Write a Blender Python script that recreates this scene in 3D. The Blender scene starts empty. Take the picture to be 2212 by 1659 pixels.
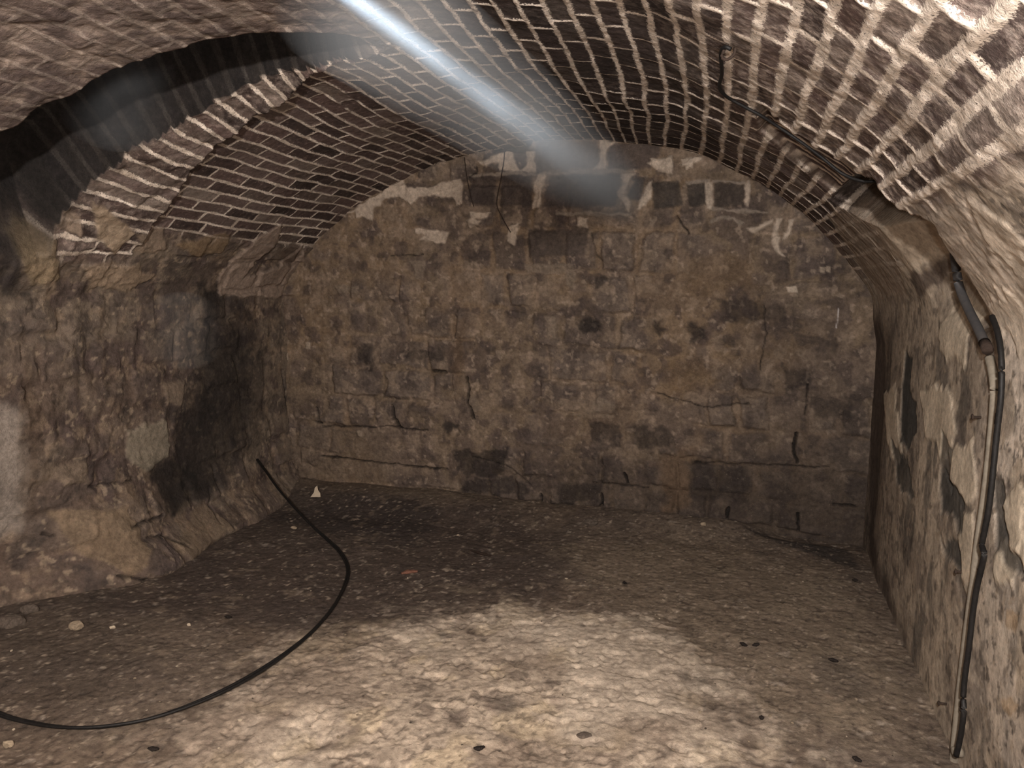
import bpy, math, random
import numpy as np
from mathutils import Vector, Matrix
random.seed(7)
S = bpy.context.scene
COL = S.collection

# ------------------------------------------------------------------ camera, world, lamps, exposure
F_PX, IW, IH = 1650.0, 2212, 1659
CAM = np.array([0.0, 0.0, 1.5]); YAW, PITCH = 16.7, -7.9
cd = bpy.data.cameras.new('camera'); cam = bpy.data.objects.new('camera', cd); COL.objects.link(cam)
cd.sensor_width = 36.0; cd.sensor_fit = 'HORIZONTAL'; cd.lens = 36.0 * F_PX / IW; cd.clip_start = 0.02
cam.location = CAM; cam.rotation_euler = (math.radians(90 + PITCH), 0, math.radians(YAW))
S.camera = cam
w = bpy.data.worlds.new('world'); S.world = w; w.use_nodes = True
w.node_tree.nodes['Background'].inputs[0].default_value = (0.5, 0.6, 0.8, 1)
w.node_tree.nodes['Background'].inputs[1].default_value = 0.0
S.view_settings.view_transform = 'Standard'; S.view_settings.look = 'None'
S.view_settings.gamma = 1.0; S.view_settings.use_curve_mapping = False
S.view_settings.exposure = 0.3

def point_lamp(name, loc, power, col, r):
    l = bpy.data.lights.new(name, 'POINT'); l.energy = power; l.color = col; l.shadow_soft_size = r
    o = bpy.data.objects.new(name, l); o.location = loc; COL.objects.link(o); return o
# work lamp held up under the vault beside the photographer, and an added fill lamp brightening the near right
point_lamp('work_lamp', (-0.05, -0.55, 1.95), 330.0, (1.0, 0.935, 0.885), 0.035)
point_lamp('fill_lamp', (0.18, 0.38, 1.50), 54.0, (1.0, 0.935, 0.88), 0.02)

# ------------------------------------------------------------------ photograph <-> place
def _basis():
    y, p = math.radians(YAW), math.radians(PITCH)
    f = np.array([-math.sin(y)*math.cos(p), math.cos(y)*math.cos(p), math.sin(p)])
    r = np.array([math.cos(y), math.sin(y), 0.0]); return r, np.cross(r, f), f
R_, U_, F_ = _basis()
def ray(x, y): return F_ + R_*(x-IW/2)/F_PX - U_*(y-IH/2)/F_PX
def onZ(x, y, z=0.0): d = ray(x, y); return CAM + d*(z-CAM[2])/d[2]
def onY(x, y, Y): d = ray(x, y); return CAM + d*Y/d[1]
def onX(x, y, X): d = ray(x, y); return CAM + d*X/d[0]
YB = 4.66                                    # the end wall

# ------------------------------------------------------------------ numpy noise and shapes
def vnoise(x, y, seed=0):
    rs = np.random.RandomState(seed); T = rs.rand(256, 256)
    xi = np.floor(x).astype(int); yi = np.floor(y).astype(int); fx = x-xi; fy = y-yi
    fx = fx*fx*(3-2*fx); fy = fy*fy*(3-2*fy)
    a = T[xi & 255, yi & 255]; b = T[(xi+1) & 255, yi & 255]; c = T[xi & 255, (yi+1) & 255]; d = T[(xi+1) & 255, (yi+1) & 255]
    return (a*(1-fx)+b*fx)*(1-fy)+(c*(1-fx)+d*fx)*fy
def fbm(x, y, sc, seed=0, oc=4, g=0.5):
    s = 0; a = 1; t = 0
    for k in range(oc):
        s = s + a*vnoise(x*sc+k*17.3, y*sc+k*9.1, seed+k); t += a; a *= g; sc *= 2.03
    return s/t
def sst(a, b, x): t = np.clip((x-a)/(b-a), 0, 1); return t*t*(3-2*t)
def poly(U, V, pts, soft=0.006, wob=0.012, seed=5):
    """soft-edged, ragged mask of a polygon given in the surface's own coordinates"""
    pts = np.array(pts, float); m = np.zeros(U.shape)
    lo = pts.min(0)-soft-wob*2-.03; hi = pts.max(0)+soft+wob*2+.03
    sel = (U > lo[0]) & (U < hi[0]) & (V > lo[1]) & (V < hi[1])
    if not sel.any(): return m
    u = U[sel]; v = V[sel]
    u = u+wob*2*(fbm(u, v, 14, seed, 3)-.5)*2; v = v+wob*2*(fbm(u, v, 14, seed+9, 3)-.5)*2
    ins = np.zeros(u.shape, bool); dist = np.full(u.shape, 9.0); n = len(pts)
    for i in range(n):
        a = pts[i]; b = pts[(i+1) % n]; e = b-a; L = max(e@e, 1e-12)
        t = np.clip(((u-a[0])*e[0]+(v-a[1])*e[1])/L, 0, 1)
        dist = np.minimum(dist, np.hypot(u-a[0]-t*e[0], v-a[1]-t*e[1]))
        c = (a[1] > v) != (b[1] > v)
        with np.errstate(divide='ignore', invalid='ignore'):
            xx = (b[0]-a[0])*(v-a[1])/(b[1]-a[1])+a[0]
        ins ^= c & (u < xx)
    sd = np.where(ins, dist, -dist); m[sel] = sst(-soft, soft, sd); return m
def stroke(U, V, pts, wd, soft=0.005, wob=0.008, seed=3):
    pts = np.array(pts, float); m = np.zeros(U.shape); lo = pts.min(0)-wd-.05; hi = pts.max(0)+wd+.05
    sel = (U > lo[0]) & (U < hi[0]) & (V > lo[1]) & (V < hi[1])
    if not sel.any(): return m
    u = U[sel]; v = V[sel]; u = u+wob*2*(fbm(u, v, 22, seed, 3)-.5)*2; v = v+wob*2*(fbm(u, v, 22, seed+4, 3)-.5)*2
    dist = np.full(u.shape, 9.0)
    for a, b in zip(pts[:-1], pts[1:]):
        e = b-a; L = max(e@e, 1e-12); t = np.clip(((u-a[0])*e[0]+(v-a[1])*e[1])/L, 0, 1)
        dist = np.minimum(dist, np.hypot(u-a[0]-t*e[0], v-a[1]-t*e[1]))
    w2 = wd*(.4+1.2*fbm(u, v, 9, seed+7, 2)); m[sel] = 1-sst(w2-soft, w2+soft, dist); return m
def lin(r, g, b):
    c = np.array([r, g, b])/255.0; c = np.clip((c.mean()+(c-c.mean())*.86)*np.array([1.012, .992, .998]), 0, 1)
    return np.where(c <= .04045, c/12.92, ((c+.055)/1.055)**2.4)
def mixc(C, m, c): m = m[..., None]; return C*(1-m)+np.asarray(c)*m

def grid_mesh(name, P, Cc, attrs, UV, mat, flip=False, kind='structure'):
    n, m = P.shape[:2]; me = bpy.data.meshes.new(name)
    me.vertices.add(n*m); me.vertices.foreach_set('co', P.reshape(-1).astype(np.float32))
    i = np.arange((n-1)*(m-1)); a = (i//(m-1))*m+i % (m-1)
    q = np.stack([a, a+1, a+m+1, a+m], 1)
    if flip: q = q[:, ::-1]
    q = np.ascontiguousarray(q).astype(np.int32); me.loops.add(q.size); me.polygons.add(len(q))
    me.loops.foreach_set('vertex_index', q.reshape(-1))
    me.polygons.foreach_set('loop_start', (np.arange(len(q))*4).astype(np.int32))
    me.polygons.foreach_set('use_smooth', np.ones(len(q), bool)); me.update(calc_edges=True)
    at = me.attributes.new('Col', 'FLOAT_COLOR', 'POINT')
    at.data.foreach_set('color', np.concatenate([Cc, np.ones((n, m, 1))], 2).reshape(-1).astype(np.float32))
    for k, v in attrs.items():
        at = me.attributes.new(k, 'FLOAT', 'POINT'); at.data.foreach_set('value', v.reshape(-1).astype(np.float32))
    if UV is not None:
        uv = me.uv_layers.new(name='UVMap'); uv.data.foreach_set('uv', UV.reshape(-1, 2)[q.reshape(-1)].reshape(-1).astype(np.float32))
    me.materials.append(mat); o = bpy.data.objects.new(name, me); COL.objects.link(o)
    if kind: o['kind'] = kind
    return o

# ------------------------------------------------------------------ materials
class NT:
    def __init__(s, name):
        s.m = bpy.data.materials.new(name); s.m.use_nodes = True; s.t = s.m.node_tree; s.n = s.t.nodes; s.n.clear()
    def add(s, typ, **k):
        nd = s.n.new(typ)
        for a, v in k.items(): setattr(nd, a, v)
        return nd
    def link(s, a, b): s.t.links.new(a, b)
    def inp(s, sock, v):
        if isinstance(v, bpy.types.NodeSocket): s.link(v, sock)
        elif v is not None: sock.default_value = v
    def math(s, op, a, b=None, c=None, clamp=False):
        nd = s.add('ShaderNodeMath', operation=op, use_clamp=clamp); s.inp(nd.inputs[0], a)
        if b is not None: s.inp(nd.inputs[1], b)
        if c is not None: s.inp(nd.inputs[2], c)
        return nd.outputs[0]
    def mapr(s, v, a, b, c=0.0, d=1.0):
        nd = s.add('ShaderNodeMapRange', interpolation_type='SMOOTHSTEP'); s.inp(nd.inputs[0], v)
        for i, x in enumerate((a, b, c, d)): s.inp(nd.inputs[i+1], x)
        return nd.outputs[0]
    def mix(s, f, a, b, blend='MIX'):
        nd = s.add('ShaderNodeMix', data_type='RGBA', blend_type=blend); s.inp(nd.inputs[0], f); s.inp(nd.inputs[6], a); s.inp(nd.inputs[7], b)
        return nd.outputs[2]
    def noise(s, vec, scale, detail=4, rough=.6, out=0):
        nd = s.add('ShaderNodeTexNoise'); s.inp(nd.inputs['Vector'], vec); nd.inputs['Scale'].default_value = scale
        nd.inputs['Detail'].default_value = detail; nd.inputs['Roughness'].default_value = rough; return nd.outputs[out]
    def attr(s, name, out='Fac'):
        return s.add('ShaderNodeAttribute', attribute_name=name).outputs[out]
    def obj(s): return s.add('ShaderNodeTexCoord').outputs['Object']
def c4(r, g, b): return tuple(lin(r, g, b))+(1.0,)

def masonry_material(brick):
    N = NT('masonry' if brick else 'rubble'); pos = N.obj(); col = N.attr('Col', 'Color')
    n1 = N.noise(pos, 9, 4, .6); n2 = N.noise(pos, 45, 5, .7); n3 = N.noise(pos, 170, 3, .7); n4 = N.noise(pos, 3.1, 4, .6)
    base = col; h = N.math('MULTIPLY', n2, 1.0)
    if brick:
        uv = N.add('ShaderNodeUVMap', uv_map='UVMap').outputs[0]; sp = N.add('ShaderNodeSeparateXYZ'); N.link(uv, sp.inputs[0])
        u, v = sp.outputs[0], sp.outputs[1]
        row = N.math('FLOOR', v)
        uu = N.math('ADD', N.math('ADD', u, N.math('MULTIPLY', row, .5)), N.math('MULTIPLY', N.math('SINE', N.math('MULTIPLY', row, 1.7)), .13))
        cid = N.math('FLOOR', uu); fu = N.math('FRACT', uu); fv = N.math('FRACT', v)
        du = N.math('MULTIPLY', N.math('MINIMUM', fu, N.math('SUBTRACT', 1.0, fu)), .23)
        dv = N.math('MULTIPLY', N.math('MINIMUM', fv, N.math('SUBTRACT', 1.0, fv)), .079)
        d = N.math('MINIMUM', N.math('ADD', du, .0015), dv)
        lime = N.attr('lime')
        jit = N.math('ADD', N.math('MULTIPLY', N.math('SUBTRACT', n2, .5), .030), N.math('MULTIPLY', N.math('SUBTRACT', n1, .5), .024))
        jit = N.math('ADD', jit, N.math('MULTIPLY', N.math('SUBTRACT', n3, .5), .034))
        jit = N.math('MULTIPLY', jit, N.math('MINIMUM', N.math('ADD', .35, N.math('MULTIPLY', lime, .6)), .82))
        wd = N.math('ADD', .0052, N.math('MULTIPLY', lime, .0070))
        mort = N.mapr(N.math('SUBTRACT', N.math('ADD', d, jit), wd), -.002, .0025, 1.0, 0.0)
        # missing mortar here and there
        gap = N.mapr(N.math('ADD', N.noise(pos, 5.5, 3, .6), N.math('MULTIPLY', lime, .35)), .40, .52)
        mort = N.math('MULTIPLY', mort, gap)
        cv = N.add('ShaderNodeCombineXYZ'); N.link(row, cv.inputs[0]); N.link(cid, cv.inputs[1])
        wn = N.add('ShaderNodeTexWhiteNoise', noise_dimensions='2D'); N.link(cv.outputs[0], wn.inputs['Vector'])
        cr = N.add('ShaderNodeValToRGB'); N.link(wn.outputs[0], cr.inputs[0]); e = cr.color_ramp.elements
        e[0].position = 0; e[0].color = c4(56, 47, 44); e[1].position = 1; e[1].color = c4(140, 128, 116)
        for p, c in ((.25, c4(84, 71, 66)), (.5, c4(104, 86, 80)), (.7, c4(118, 103, 96)), (.85, c4(96, 84, 76))):
            q = e.new(p); q.color = c
        bc = N.mix(N.mapr(n1, .35, .7, 0, .55), cr.outputs[0], c4(78, 62, 56))
        bc = N.mix(N.mapr(n2, .56, .72, 0, .6), bc, c4(150, 136, 122))
        bc = N.mix(N.math('MULTIPLY', N.attr('crown_shade'), .8), bc, c4(42, 36, 34))  # shade behind the raised courses, painted into the crown bricks
        # lime dust, with the near lamp's brightness also painted onto these bricks
        bc = N.mix(N.math('MULTIPLY', N.mapr(N.noise(pos, 20, 6, .75), .42, .66), N.math('MULTIPLY', N.mapr(lime, .45, 1.25), .62)), bc, c4(204, 190, 174))
        mc = N.mix(N.mapr(n1, .3, .7), c4(204, 190, 170), c4(240, 230, 212))
        mc = N.mix(N.math('MULTIPLY', N.mapr(lime, 0, .7, 1, 0), .6), mc, c4(140, 126, 112))
        mc = N.mix(N.mapr(n3, .57, .66, 0, .8), mc, c4(60, 48, 42))
        bk = N.mix(mort, bc, mc); bmask = N.attr('brk')
        base = N.mix(bmask, col, bk)
        h = N.math('ADD', N.math('MULTIPLY', n2, .8), N.math('MULTIPLY', N.math('MULTIPLY', mort, bmask), N.math('ADD', .35, lime)))
    base = N.mix(1.0, base, N.mapr(n2, .25, .75, .72, 1.28), 'MULTIPLY')
    base = N.mix(1.0, base, N.mapr(n1, .25, .75, .82, 1.18), 'MULTIPLY')
    base = N.mix(N.mapr(n3, .62, .70, 0, .6), base, c4(52, 46, 41))
    if not brick: base = N.mix(N.mapr(N.noise(pos, 120, 4, .75), .62, .70, 0, .35), base, c4(176, 162, 140))
    h = N.math('ADD', h, N.math('MULTIPLY', n3, .35)); h = N.math('ADD', h, N.math('MULTIPLY', n1, 1.3))
    bp = N.add('ShaderNodeBump'); N.link(N.math('SUBTRACT', 1.0, N.attr('flat')), bp.inputs['Strength']); bp.inputs['Distance'].default_value = .009; N.link(h, bp.inputs['Height'])
    b = N.add('ShaderNodeBsdfPrincipled'); N.link(base, b.inputs['Base Color']); b.inputs['Roughness'].default_value = .93
    b.inputs['Specular IOR Level'].default_value = .2; N.link(bp.outputs[0], b.inputs['Normal'])
    o = N.add('ShaderNodeOutputMaterial'); N.link(b.outputs[0], o.inputs[0]); return N.m
def plain(name, rgb, rough=.6, metal=0, var=.3, scale=60, bump=.3, spec=.4, alt=None):
    N = NT(name); pos = N.obj(); n = N.noise(pos, scale, 4, .65); n2 = N.noise(pos, scale*.25, 3, .6)
    c = N.mix(N.mapr(n, .3, .7, 0, var), c4(*rgb), c4(*(alt or tuple(x*.45 for x in rgb))))
    c = N.mix(N.mapr(n2, .5, .75, 0, var), c, c4(*(alt or tuple(min(255, x*1.3+12) for x in rgb))))
    bp = N.add('ShaderNodeBump'); bp.inputs['Strength'].default_value = bump; bp.inputs['Distance'].default_value = .003; N.link(n, bp.inputs['Height'])
    b = N.add('ShaderNodeBsdfPrincipled'); N.link(c, b.inputs['Base Color']); b.inputs['Roughness'].default_value = rough
    b.inputs['Metallic'].default_value = metal; b.inputs['Specular IOR Level'].default_value = spec; N.link(bp.outputs[0], b.inputs['Normal'])
    o = N.add('ShaderNodeOutputMaterial'); N.link(b.outputs[0], o.inputs[0]); return N.m
M_BRICK = masonry_material(True); M_RUB = masonry_material(False)

# ------------------------------------------------------------------ the vault's section: left wall, arch, right wall
PX = np.array([-3.05, -2.9, -2.72, -2.4, -2.04, -1.7, -1.33, -1.1, -.84, -.3, .09, .3, .47, .6, .70])
PZ = np.array([1.45, 1.64, 1.80, 2.02, 2.18, 2.27, 2.32, 2.33, 2.32, 2.22, 2.02, 1.87, 1.70, 1.55, 1.40])
ARC = np.r_[0, np.cumsum(np.hypot(np.diff(PX), np.diff(PZ)))]; LA = ARC[-1]
ZL, ZR = 1.45, 1.40
def arc_s(X): return np.interp(X, PX, ARC)
def hit(x, y):
    """where a line of sight meets the plain section; returns (s, Y); s<0 left wall, s>LA right wall"""
    d = ray(x, y); t = np.linspace(.05, 9, 18000); P = CAM+t[:, None]*d
    z = np.interp(P[:, 0], PX, PZ); ok = (P[:, 0] > -3.05) & (P[:, 0] < .70) & (P[:, 2] < z)
    p = P[np.argmax(~ok)]
    if p[0] <= -3.04 and p[2] < ZL: return (p[2]-ZL, p[1])
    if p[0] >= .695 and p[2] < ZR: return (LA+ZR-p[2], p[1])
    return (float(arc_s(p[0])), p[1])
def HP(*pts): return [hit(x, y) for x, y in pts]

ys = np.r_[np.linspace(-2.6, .9, 50)[:-1], np.linspace(.9, 1.1, 12)[:-1], np.arange(1.1, 4.74, .0065)]
ss = np.r_[np.arange(-1.50, 0, .008), np.arange(0, 2.2, .0072), np.arange(2.2, LA, .0055), np.arange(LA, LA+1.45, .007), LA+1.45]
Sg, Yg = np.meshgrid(ss, ys, indexing='ij')
# smooth section curve
fs = np.linspace(-1.6, LA+1.6, 3200)
fx = np.where(fs < 0, -3.05, np.where(fs > LA, .70, np.interp(fs, ARC, PX)))
fz = np.where(fs < 0, ZL+fs, np.where(fs > LA, ZR-(fs-LA), np.interp(fs, ARC, PZ)))
k = np.hanning(121); k /= k.sum()
fx2 = np.convolve(np.pad(fx, 60, 'edge'), k, 'valid'); fz2 = np.convolve(np.pad(fz, 60, 'reflect', reflect_type='odd'), k, 'valid')
Xg = np.interp(Sg, fs, fx2); Zg = np.interp(Sg, fs, fz2)
tx = np.gradient(fx2, fs); tz = np.gradient(fz2, fs); L = np.hypot(tx, tz); tx /= L; tz /= L
NX = np.interp(Sg, fs, -tz); NZ = np.interp(Sg, fs, tx)      # outward (away from the room)

wob = (fbm(Sg, Yg, 1.7, 11, 3)-.5)
rwk = 1-.6*sst(LA-.1, LA+.15, Sg)
D = (wob*.035 + (fbm(Sg, Yg, 7, 21, 3)-.5)*.012 + (fbm(Sg, Yg, 30, 23, 3)-.5)*.004)*rwk
Vs = Sg+(fbm(Sg, Yg, 1.3, 31, 2)-.5)*.05+(fbm(Sg, Yg, 8, 33, 2)-.5)*.010 + .09*(Yg-2.4)*np.exp(-((Sg-2.75)/.55)**2)
Us = Yg+(fbm(Sg, Yg, 2.1, 35, 2)-.5)*.06+(fbm(Sg, Yg, 9, 37, 2)-.5)*.012
V = (Vs+.032)/.079; Uu = (Us+.01)/.23
lime = sst(2.2, 3.4, Sg)*(1-.45*sst(2.6, 4.4, Yg))*(.7+.6*(fbm(Sg, Yg, 3, 41, 3)))
lime = np.clip(lime*(1+.6*sst(3.2, 3.9, Sg)*(1-sst(1.6, 2.9, Yg))), .0, 1.2)  # near right raised, putting lamp brightness into the lime
lime = np.maximum(lime, .50+.6*(fbm(Sg, Yg, 2.5, 43, 3)-.5))
brk = np.ones(Sg.shape)

# left flue slot with its far ring of bricks
X0 = Xg
Yn = np.interp(X0, [-3.05, -2.45, -2.18, -1.89, -1.57, -1.38, -1.25], [2.0, 2.08, 2.14, 2.19, 2.27, 2.40, 2.58])+(fbm(Sg, Yg, 9, 51, 2)-.5)*.05
Yf = np.interp(X0, [-3.05, -2.61, -2.19, -1.84, -1.64, -1.36, -1.25], [2.60, 2.66, 2.73, 2.72, 2.70, 2.64, 2.6])
Yi = np.interp(X0, [-3.05, -2.73, -2.59, -2.41, -2.19, -1.85, -1.67, -1.3], [3.16, 3.13, 3.10, 3.02, 2.97, 2.90, 2.78, 2.68])
Dm = .42*sst(-1.27, -1.75, X0)*sst(.16, .42, Sg)
rd = .075*sst(-1.3, -1.75, X0)*sst(.16, .42, Sg)
slot = (Yg > Yn) & (Yg <= Yf) & (Sg < 2.2); ring = (Yg > Yf) & (Yg < Yi) & (Sg < 2.2)
tr = np.clip((Yg-Yf)/np.maximum(Yi-Yf, 1e-3), 0, 1)
D = np.where(slot, D+Dm*sst(0, .03, Yg-Yn), D)
D = np.where(ring, D+rd*(1-tr)+np.maximum(Dm-rd, 0)*(1-sst(0, .05, Yg-Yf)), D)
D = np.where((Sg < 2.2) & (Yg >= Yi), D+.045*sst(-1.35, -1.8, X0)*sst(.18, .36, Sg)*(1-sst(0, .9, Yg-Yi)), D)
ringm = ring & (Sg > .3)
Uu = np.where(ringm, .5-.5*np.floor(V)-.13*np.sin(np.floor(V)*1.7)+.38*(tr-.5)*.9+20, Uu)     # one stretcher deep
lime = np.where(ring, .50+.5*fbm(Sg, Yg, 5, 45, 3), lime)
D = D+ring*((fbm(Sg, Yg, 11, 46, 3)-.5)*.05)
slot_shade = np.clip((slot | (ring & (Yg < Yf+.05)))*1.0+ring*(1-sst(.0, .30, tr))*.8, 0, 1)*sst(-1.2, -1.45, X0)*sst(.10, .34, Sg)  # mask for the slot's shadow, painted as colour

# right groove and hollow
gro = poly(Sg, Yg, HP((1640, 228), (1690, 266), (1780, 328), (1880, 398), (1872, 436), (1800, 430), (1752, 388), (1690, 330), (1640, 285)), .008, .004)
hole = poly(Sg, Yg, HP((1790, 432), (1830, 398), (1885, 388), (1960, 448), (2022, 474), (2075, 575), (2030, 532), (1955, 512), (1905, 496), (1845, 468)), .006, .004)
YnR = np.interp(Sg, [arc_s(.38), arc_s(.47), arc_s(.51), arc_s(.57), LA, LA+1.5], [2.73, 2.61, 2.45, 2.49, 2.52, 2.50])+(fbm(Sg, Yg, 6, 61, 2)-.5)*.03
low = sst(arc_s(.36), arc_s(.42), Sg)
low2 = low*(1-sst(LA-.12, LA+.10, Sg))
rec = low2*sst(0, .02, Yg-YnR)*(1-sst(3.2, 3.7, Yg)*.8)
D = D+rec*.24*np.clip(1-(Yg-2.45)/.8, 0, 1)+gro*.05+hole*.30-low2*(1-sst(0, .02, Yg-YnR))*.012
V = np.where(gro > .3, V, V)
# far right corner widens a little; foot of the left wall swells
D = D+.025*sst(LA+.1, LA+.3, Sg)*sst(4.0, 4.5, Yg)
foot = np.exp(-((Yg-3.05)/.42)**2)*(1-sst(-1.42, -.85, Sg))
foot2 = np.exp(-((Yg-3.9)/.7)**2)*(1-sst(-1.42, -1.1, Sg))
D = D-.16*foot-.10*foot2-.10*(1-sst(-1.45, -1.28, Sg))+.05*np.exp(-((Yg-2.45)/.2)**2)*(1-sst(-1.2, -.5, Sg))+.24*(1-sst(2.45, 3.05, Yg))*(1-sst(-1.45, -.75, Sg))

# ---- colour of everything that is not bare brick
A = fbm(Sg, Yg, 2.2, 71, 4); B = fbm(Sg, Yg, 6, 73, 4); Cn = fbm(Sg, Yg, 16, 75, 4)
leftw = Sg < LA/2
Cl = np.zeros(Sg.shape+(3,))
Cl[:] = lin(100, 86, 74)
Cl = mixc(Cl, sst(.42, .62, A), lin(120, 108, 92)); Cl = mixc(Cl, sst(.52, .66, B)*.8, lin(82, 70, 66)); Cl = mixc(Cl, sst(.56, .7, Cn)*.6, lin(140, 122, 100))
Cl = mixc(Cl, (1-sst(.30, .42, B))*.6, lin(66, 60, 58))
# rubble stones of the left wall
def rubble(U, V_, hx, hy, seed, wob=.25):
    u = U/hx+(fbm(U, V_, 2.5, seed, 2)-.5)*wob*2; v = V_/hy+(fbm(U, V_, 2.5, seed+3, 2)-.5)*wob*1.6
    r = np.floor(v); u = u+.5*(r % 2)+.35*np.sin(r*2.7+seed); c = np.floor(u)
    rs = np.random.RandomState(seed+40); T = rs.rand(256, 256, 4); q = T[r.astype(int) & 255, c.astype(int) & 255]
    fu = u-c; fv = v-r; sp = .22*(q[..., 0]-.5); fu = np.clip(fu+sp*fu*(1-fu)*2, 0, 1)
    d = np.minimum(np.minimum(fu, 1-fu)*hx, np.minimum(fv, 1-fv)*hy); return d, q
dl, ql = rubble(Yg, Sg, .30, .21, 81)
stone = sst(.010, .035, dl+(fbm(Sg, Yg, 20, 83, 3)-.5)*.03)
wl = leftw*1.0
mess = sst(.40, .58, fbm(Sg, Yg, 3.5, 85, 4))
D = D-(stone*(.006+.016*ql[..., 1])*(1-.75*mess))*wl*(Sg < .35)*(1-slot_shade)
sc = lin(80, 72, 68)*(1-ql[..., 2:3])+lin(122, 110, 96)*ql[..., 2:3]
Cl = np.where((leftw & (Sg < .5))[..., None], Cl*(1-(.5*stone*(1-.7*mess))[..., None])+sc*(.5*stone*(1-.7*mess))[..., None], Cl)
# right wall: limewash over dark stone
Rw = np.zeros_like(Cl); Rw[:] = lin(162, 149, 129)
Rw = mixc(Rw, sst(.45, .6, A)*.8, lin(186, 173, 150)); Rw = mixc(Rw, sst(.5, .62, B)*.5, lin(130, 120, 106)); Rw = mixc(Rw, sst(.55, .68, Cn)*.5, lin(184, 170, 146))
streak = fbm(Sg*.5, Yg*1.5, 6, 91, 4); Rw = mixc(Rw, sst(.56, .68, streak)*.7*sst(LA, LA+.25, Sg), lin(92, 88, 80))
Rw = mixc(Rw, sst(3.75, 4.5, Yg)*.6*sst(LA, LA+.2, Sg), lin(72, 60, 50))  # far end darkened, painting the corner's shade into the wall
nr = (1-sst(2.3, 2.7, Yg))*sst(LA-.5, LA-.3, Sg)
Rw = mixc(Rw, nr*sst(.40, .56, fbm(Sg, Yg, 5, 111, 5, .6))*.85*(1-sst(LA+.2, LA+1.0, Sg)*.6), lin(222, 210, 190)); Rw = mixc(Rw, sst(.66, .73, fbm(Sg, Yg, 34, 113, 3))*.7*(.4+.6*nr), lin(52, 46, 42)); Rw = mixc(Rw, sst(.60, .70, fbm(Sg, Yg, 12, 115, 4))*.5, lin(108, 98, 88))
Cl = np.where((~leftw)[..., None], Rw, Cl)

Cl = mixc(Cl, sst(.66, .74, fbm(Sg, Yg, 38, 79, 3))*.6, lin(160, 144, 120)); Cl = mixc(Cl, sst(.64, .72, fbm(Sg, Yg, 24, 78, 3))*.5, lin(60, 54, 50))
PALE, PINK, DARK = lin(178, 168, 148), lin(146, 130, 114), lin(58, 54, 50)
def paint(pts, c, a=1.0, soft=.008, wob=.012, seed=5, raise_=0.0, kill=True):
    global Cl, brk, D
    m = poly(Sg, Yg, HP(*pts), soft, wob, seed)*a
    Cl = mixc(Cl, m, c); D = D-m*raise_
    if kill: brk = np.minimum(brk, 1-m)
    return m
# extents of bare brick
brk *= sst(.30, .40, Sg+(fbm(Sg, Yg, 5, 95, 3)-.5)*.10)
brk = np.where(ring, np.maximum(brk, sst(.12, .22, Sg)), brk)
brk *= 1-sst(LA-.42, LA-.34, Sg+(fbm(Sg, Yg, 4, 97, 3)-.5)*.16)*(.25+.75*sst(2.0, 3.4, 5.2-Yg))
brk *= 1-sst(LA-.20, LA-.10, Sg+(fbm(Sg, Yg, 4, 98, 3)-.5)*.16)
nearL = (1-sst(0, .06, Yg-Yn+.03))*(1-sst(1.9, 2.6, Sg))*(Sg > 0)
Cl = mixc(Cl, nearL*.8, lin(112, 100, 92)); Cl = mixc(Cl, nearL*sst(.45, .62, B)*.7, lin(86, 76, 72)); Cl = mixc(Cl, nearL*sst(.52, .66, Cn)*.7, lin(148, 134, 120))
brk = brk*(1-.78*nearL); D = D+nearL*(Cn-.5)*.022
brk = np.where((rec > .3) & (Sg > arc_s(.42)) & (Yg < 3.35), 0, brk)
# pale plaster by the right hollow
paint([(1905, 465), (2050, 500), (2068, 520), (1960, 585), (1895, 530)], lin(176, 160, 136), .9, .01, .01)
paint([(1845, 560), (1885, 540), (1960, 640), (1900, 640)], lin(172, 158, 138), .9)
paint([(1930, 580), (1960, 572), (2062, 512), (2066, 528), (1960, 592)], lin(190, 176, 152), .9, .006, .003)
paint([(1960, 600), (2030, 560), (1995, 650)], lin(84, 72, 64), .8, .012)
paint([(2000, 470), (2060, 520), (2130, 680), (2212, 700), (2212, 560), (2130, 470), (2080, 440)], lin(196, 182, 160), .55, .02, .03, 7)
for P_ in ([(2120, 430), (2212, 470), (2212, 560), (2150, 520)], [(2140, 620), (2212, 640), (2212, 760), (2150, 700)]): paint(P_, lin(212, 198, 174), .8, .01, .03, 9, .006)
for P_ in ([(2050, 640), (2100, 660), (2080, 800), (2030, 760), (2030, 700)], [(1990, 850), (2050, 830), (2070, 930), (2040, 1000), (2000, 930)],
           [(2050, 970), (2100, 950), (2110, 1060), (2085, 1080), (2050, 1040)], [(1900, 850), (1930, 830), (1950, 980), (1925, 1000)],
           [(2165, 1080), (2212, 1060), (2212, 1230), (2180, 1180)], [(2070, 1110), (2105, 1100), (2110, 1290), (2080, 1260)],
           [(2150, 1170), (2200, 1180), (2190, 1280), (2150, 1260)]): paint(P_, lin(210, 197, 170), .8, .012, .02, 12, .007)
DP = lin(70, 70, 66)
for P_, a in (([(1952, 765), (1972, 768), (1965, 850), (1980, 880), (1978, 930), (1960, 980), (1945, 930), (1946, 830)], .95),
           ([(2030, 1010), (2060, 1040), (2080, 1090), (2080, 1160), (2060, 1120), (2030, 1100)], .9),
           ([(2030, 1170), (2070, 1160), (2080, 1230), (2050, 1220)], .85), ([(1925, 950), (1960, 990), (1975, 1080), (1940, 1050)], .8),
           ([(2140, 1020), (2165, 1030), (2170, 1160), (2212, 1220), (2212, 1260), (2150, 1200)], .8), ([(2035, 930), (2060, 970), (2050, 1060), (2030, 1010)], .7),
           ([(2070, 1240), (2100, 1260), (2100, 1420), (2080, 1340)], .4)): paint(P_, DP, a, .010, .016, 15, -.008)
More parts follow.
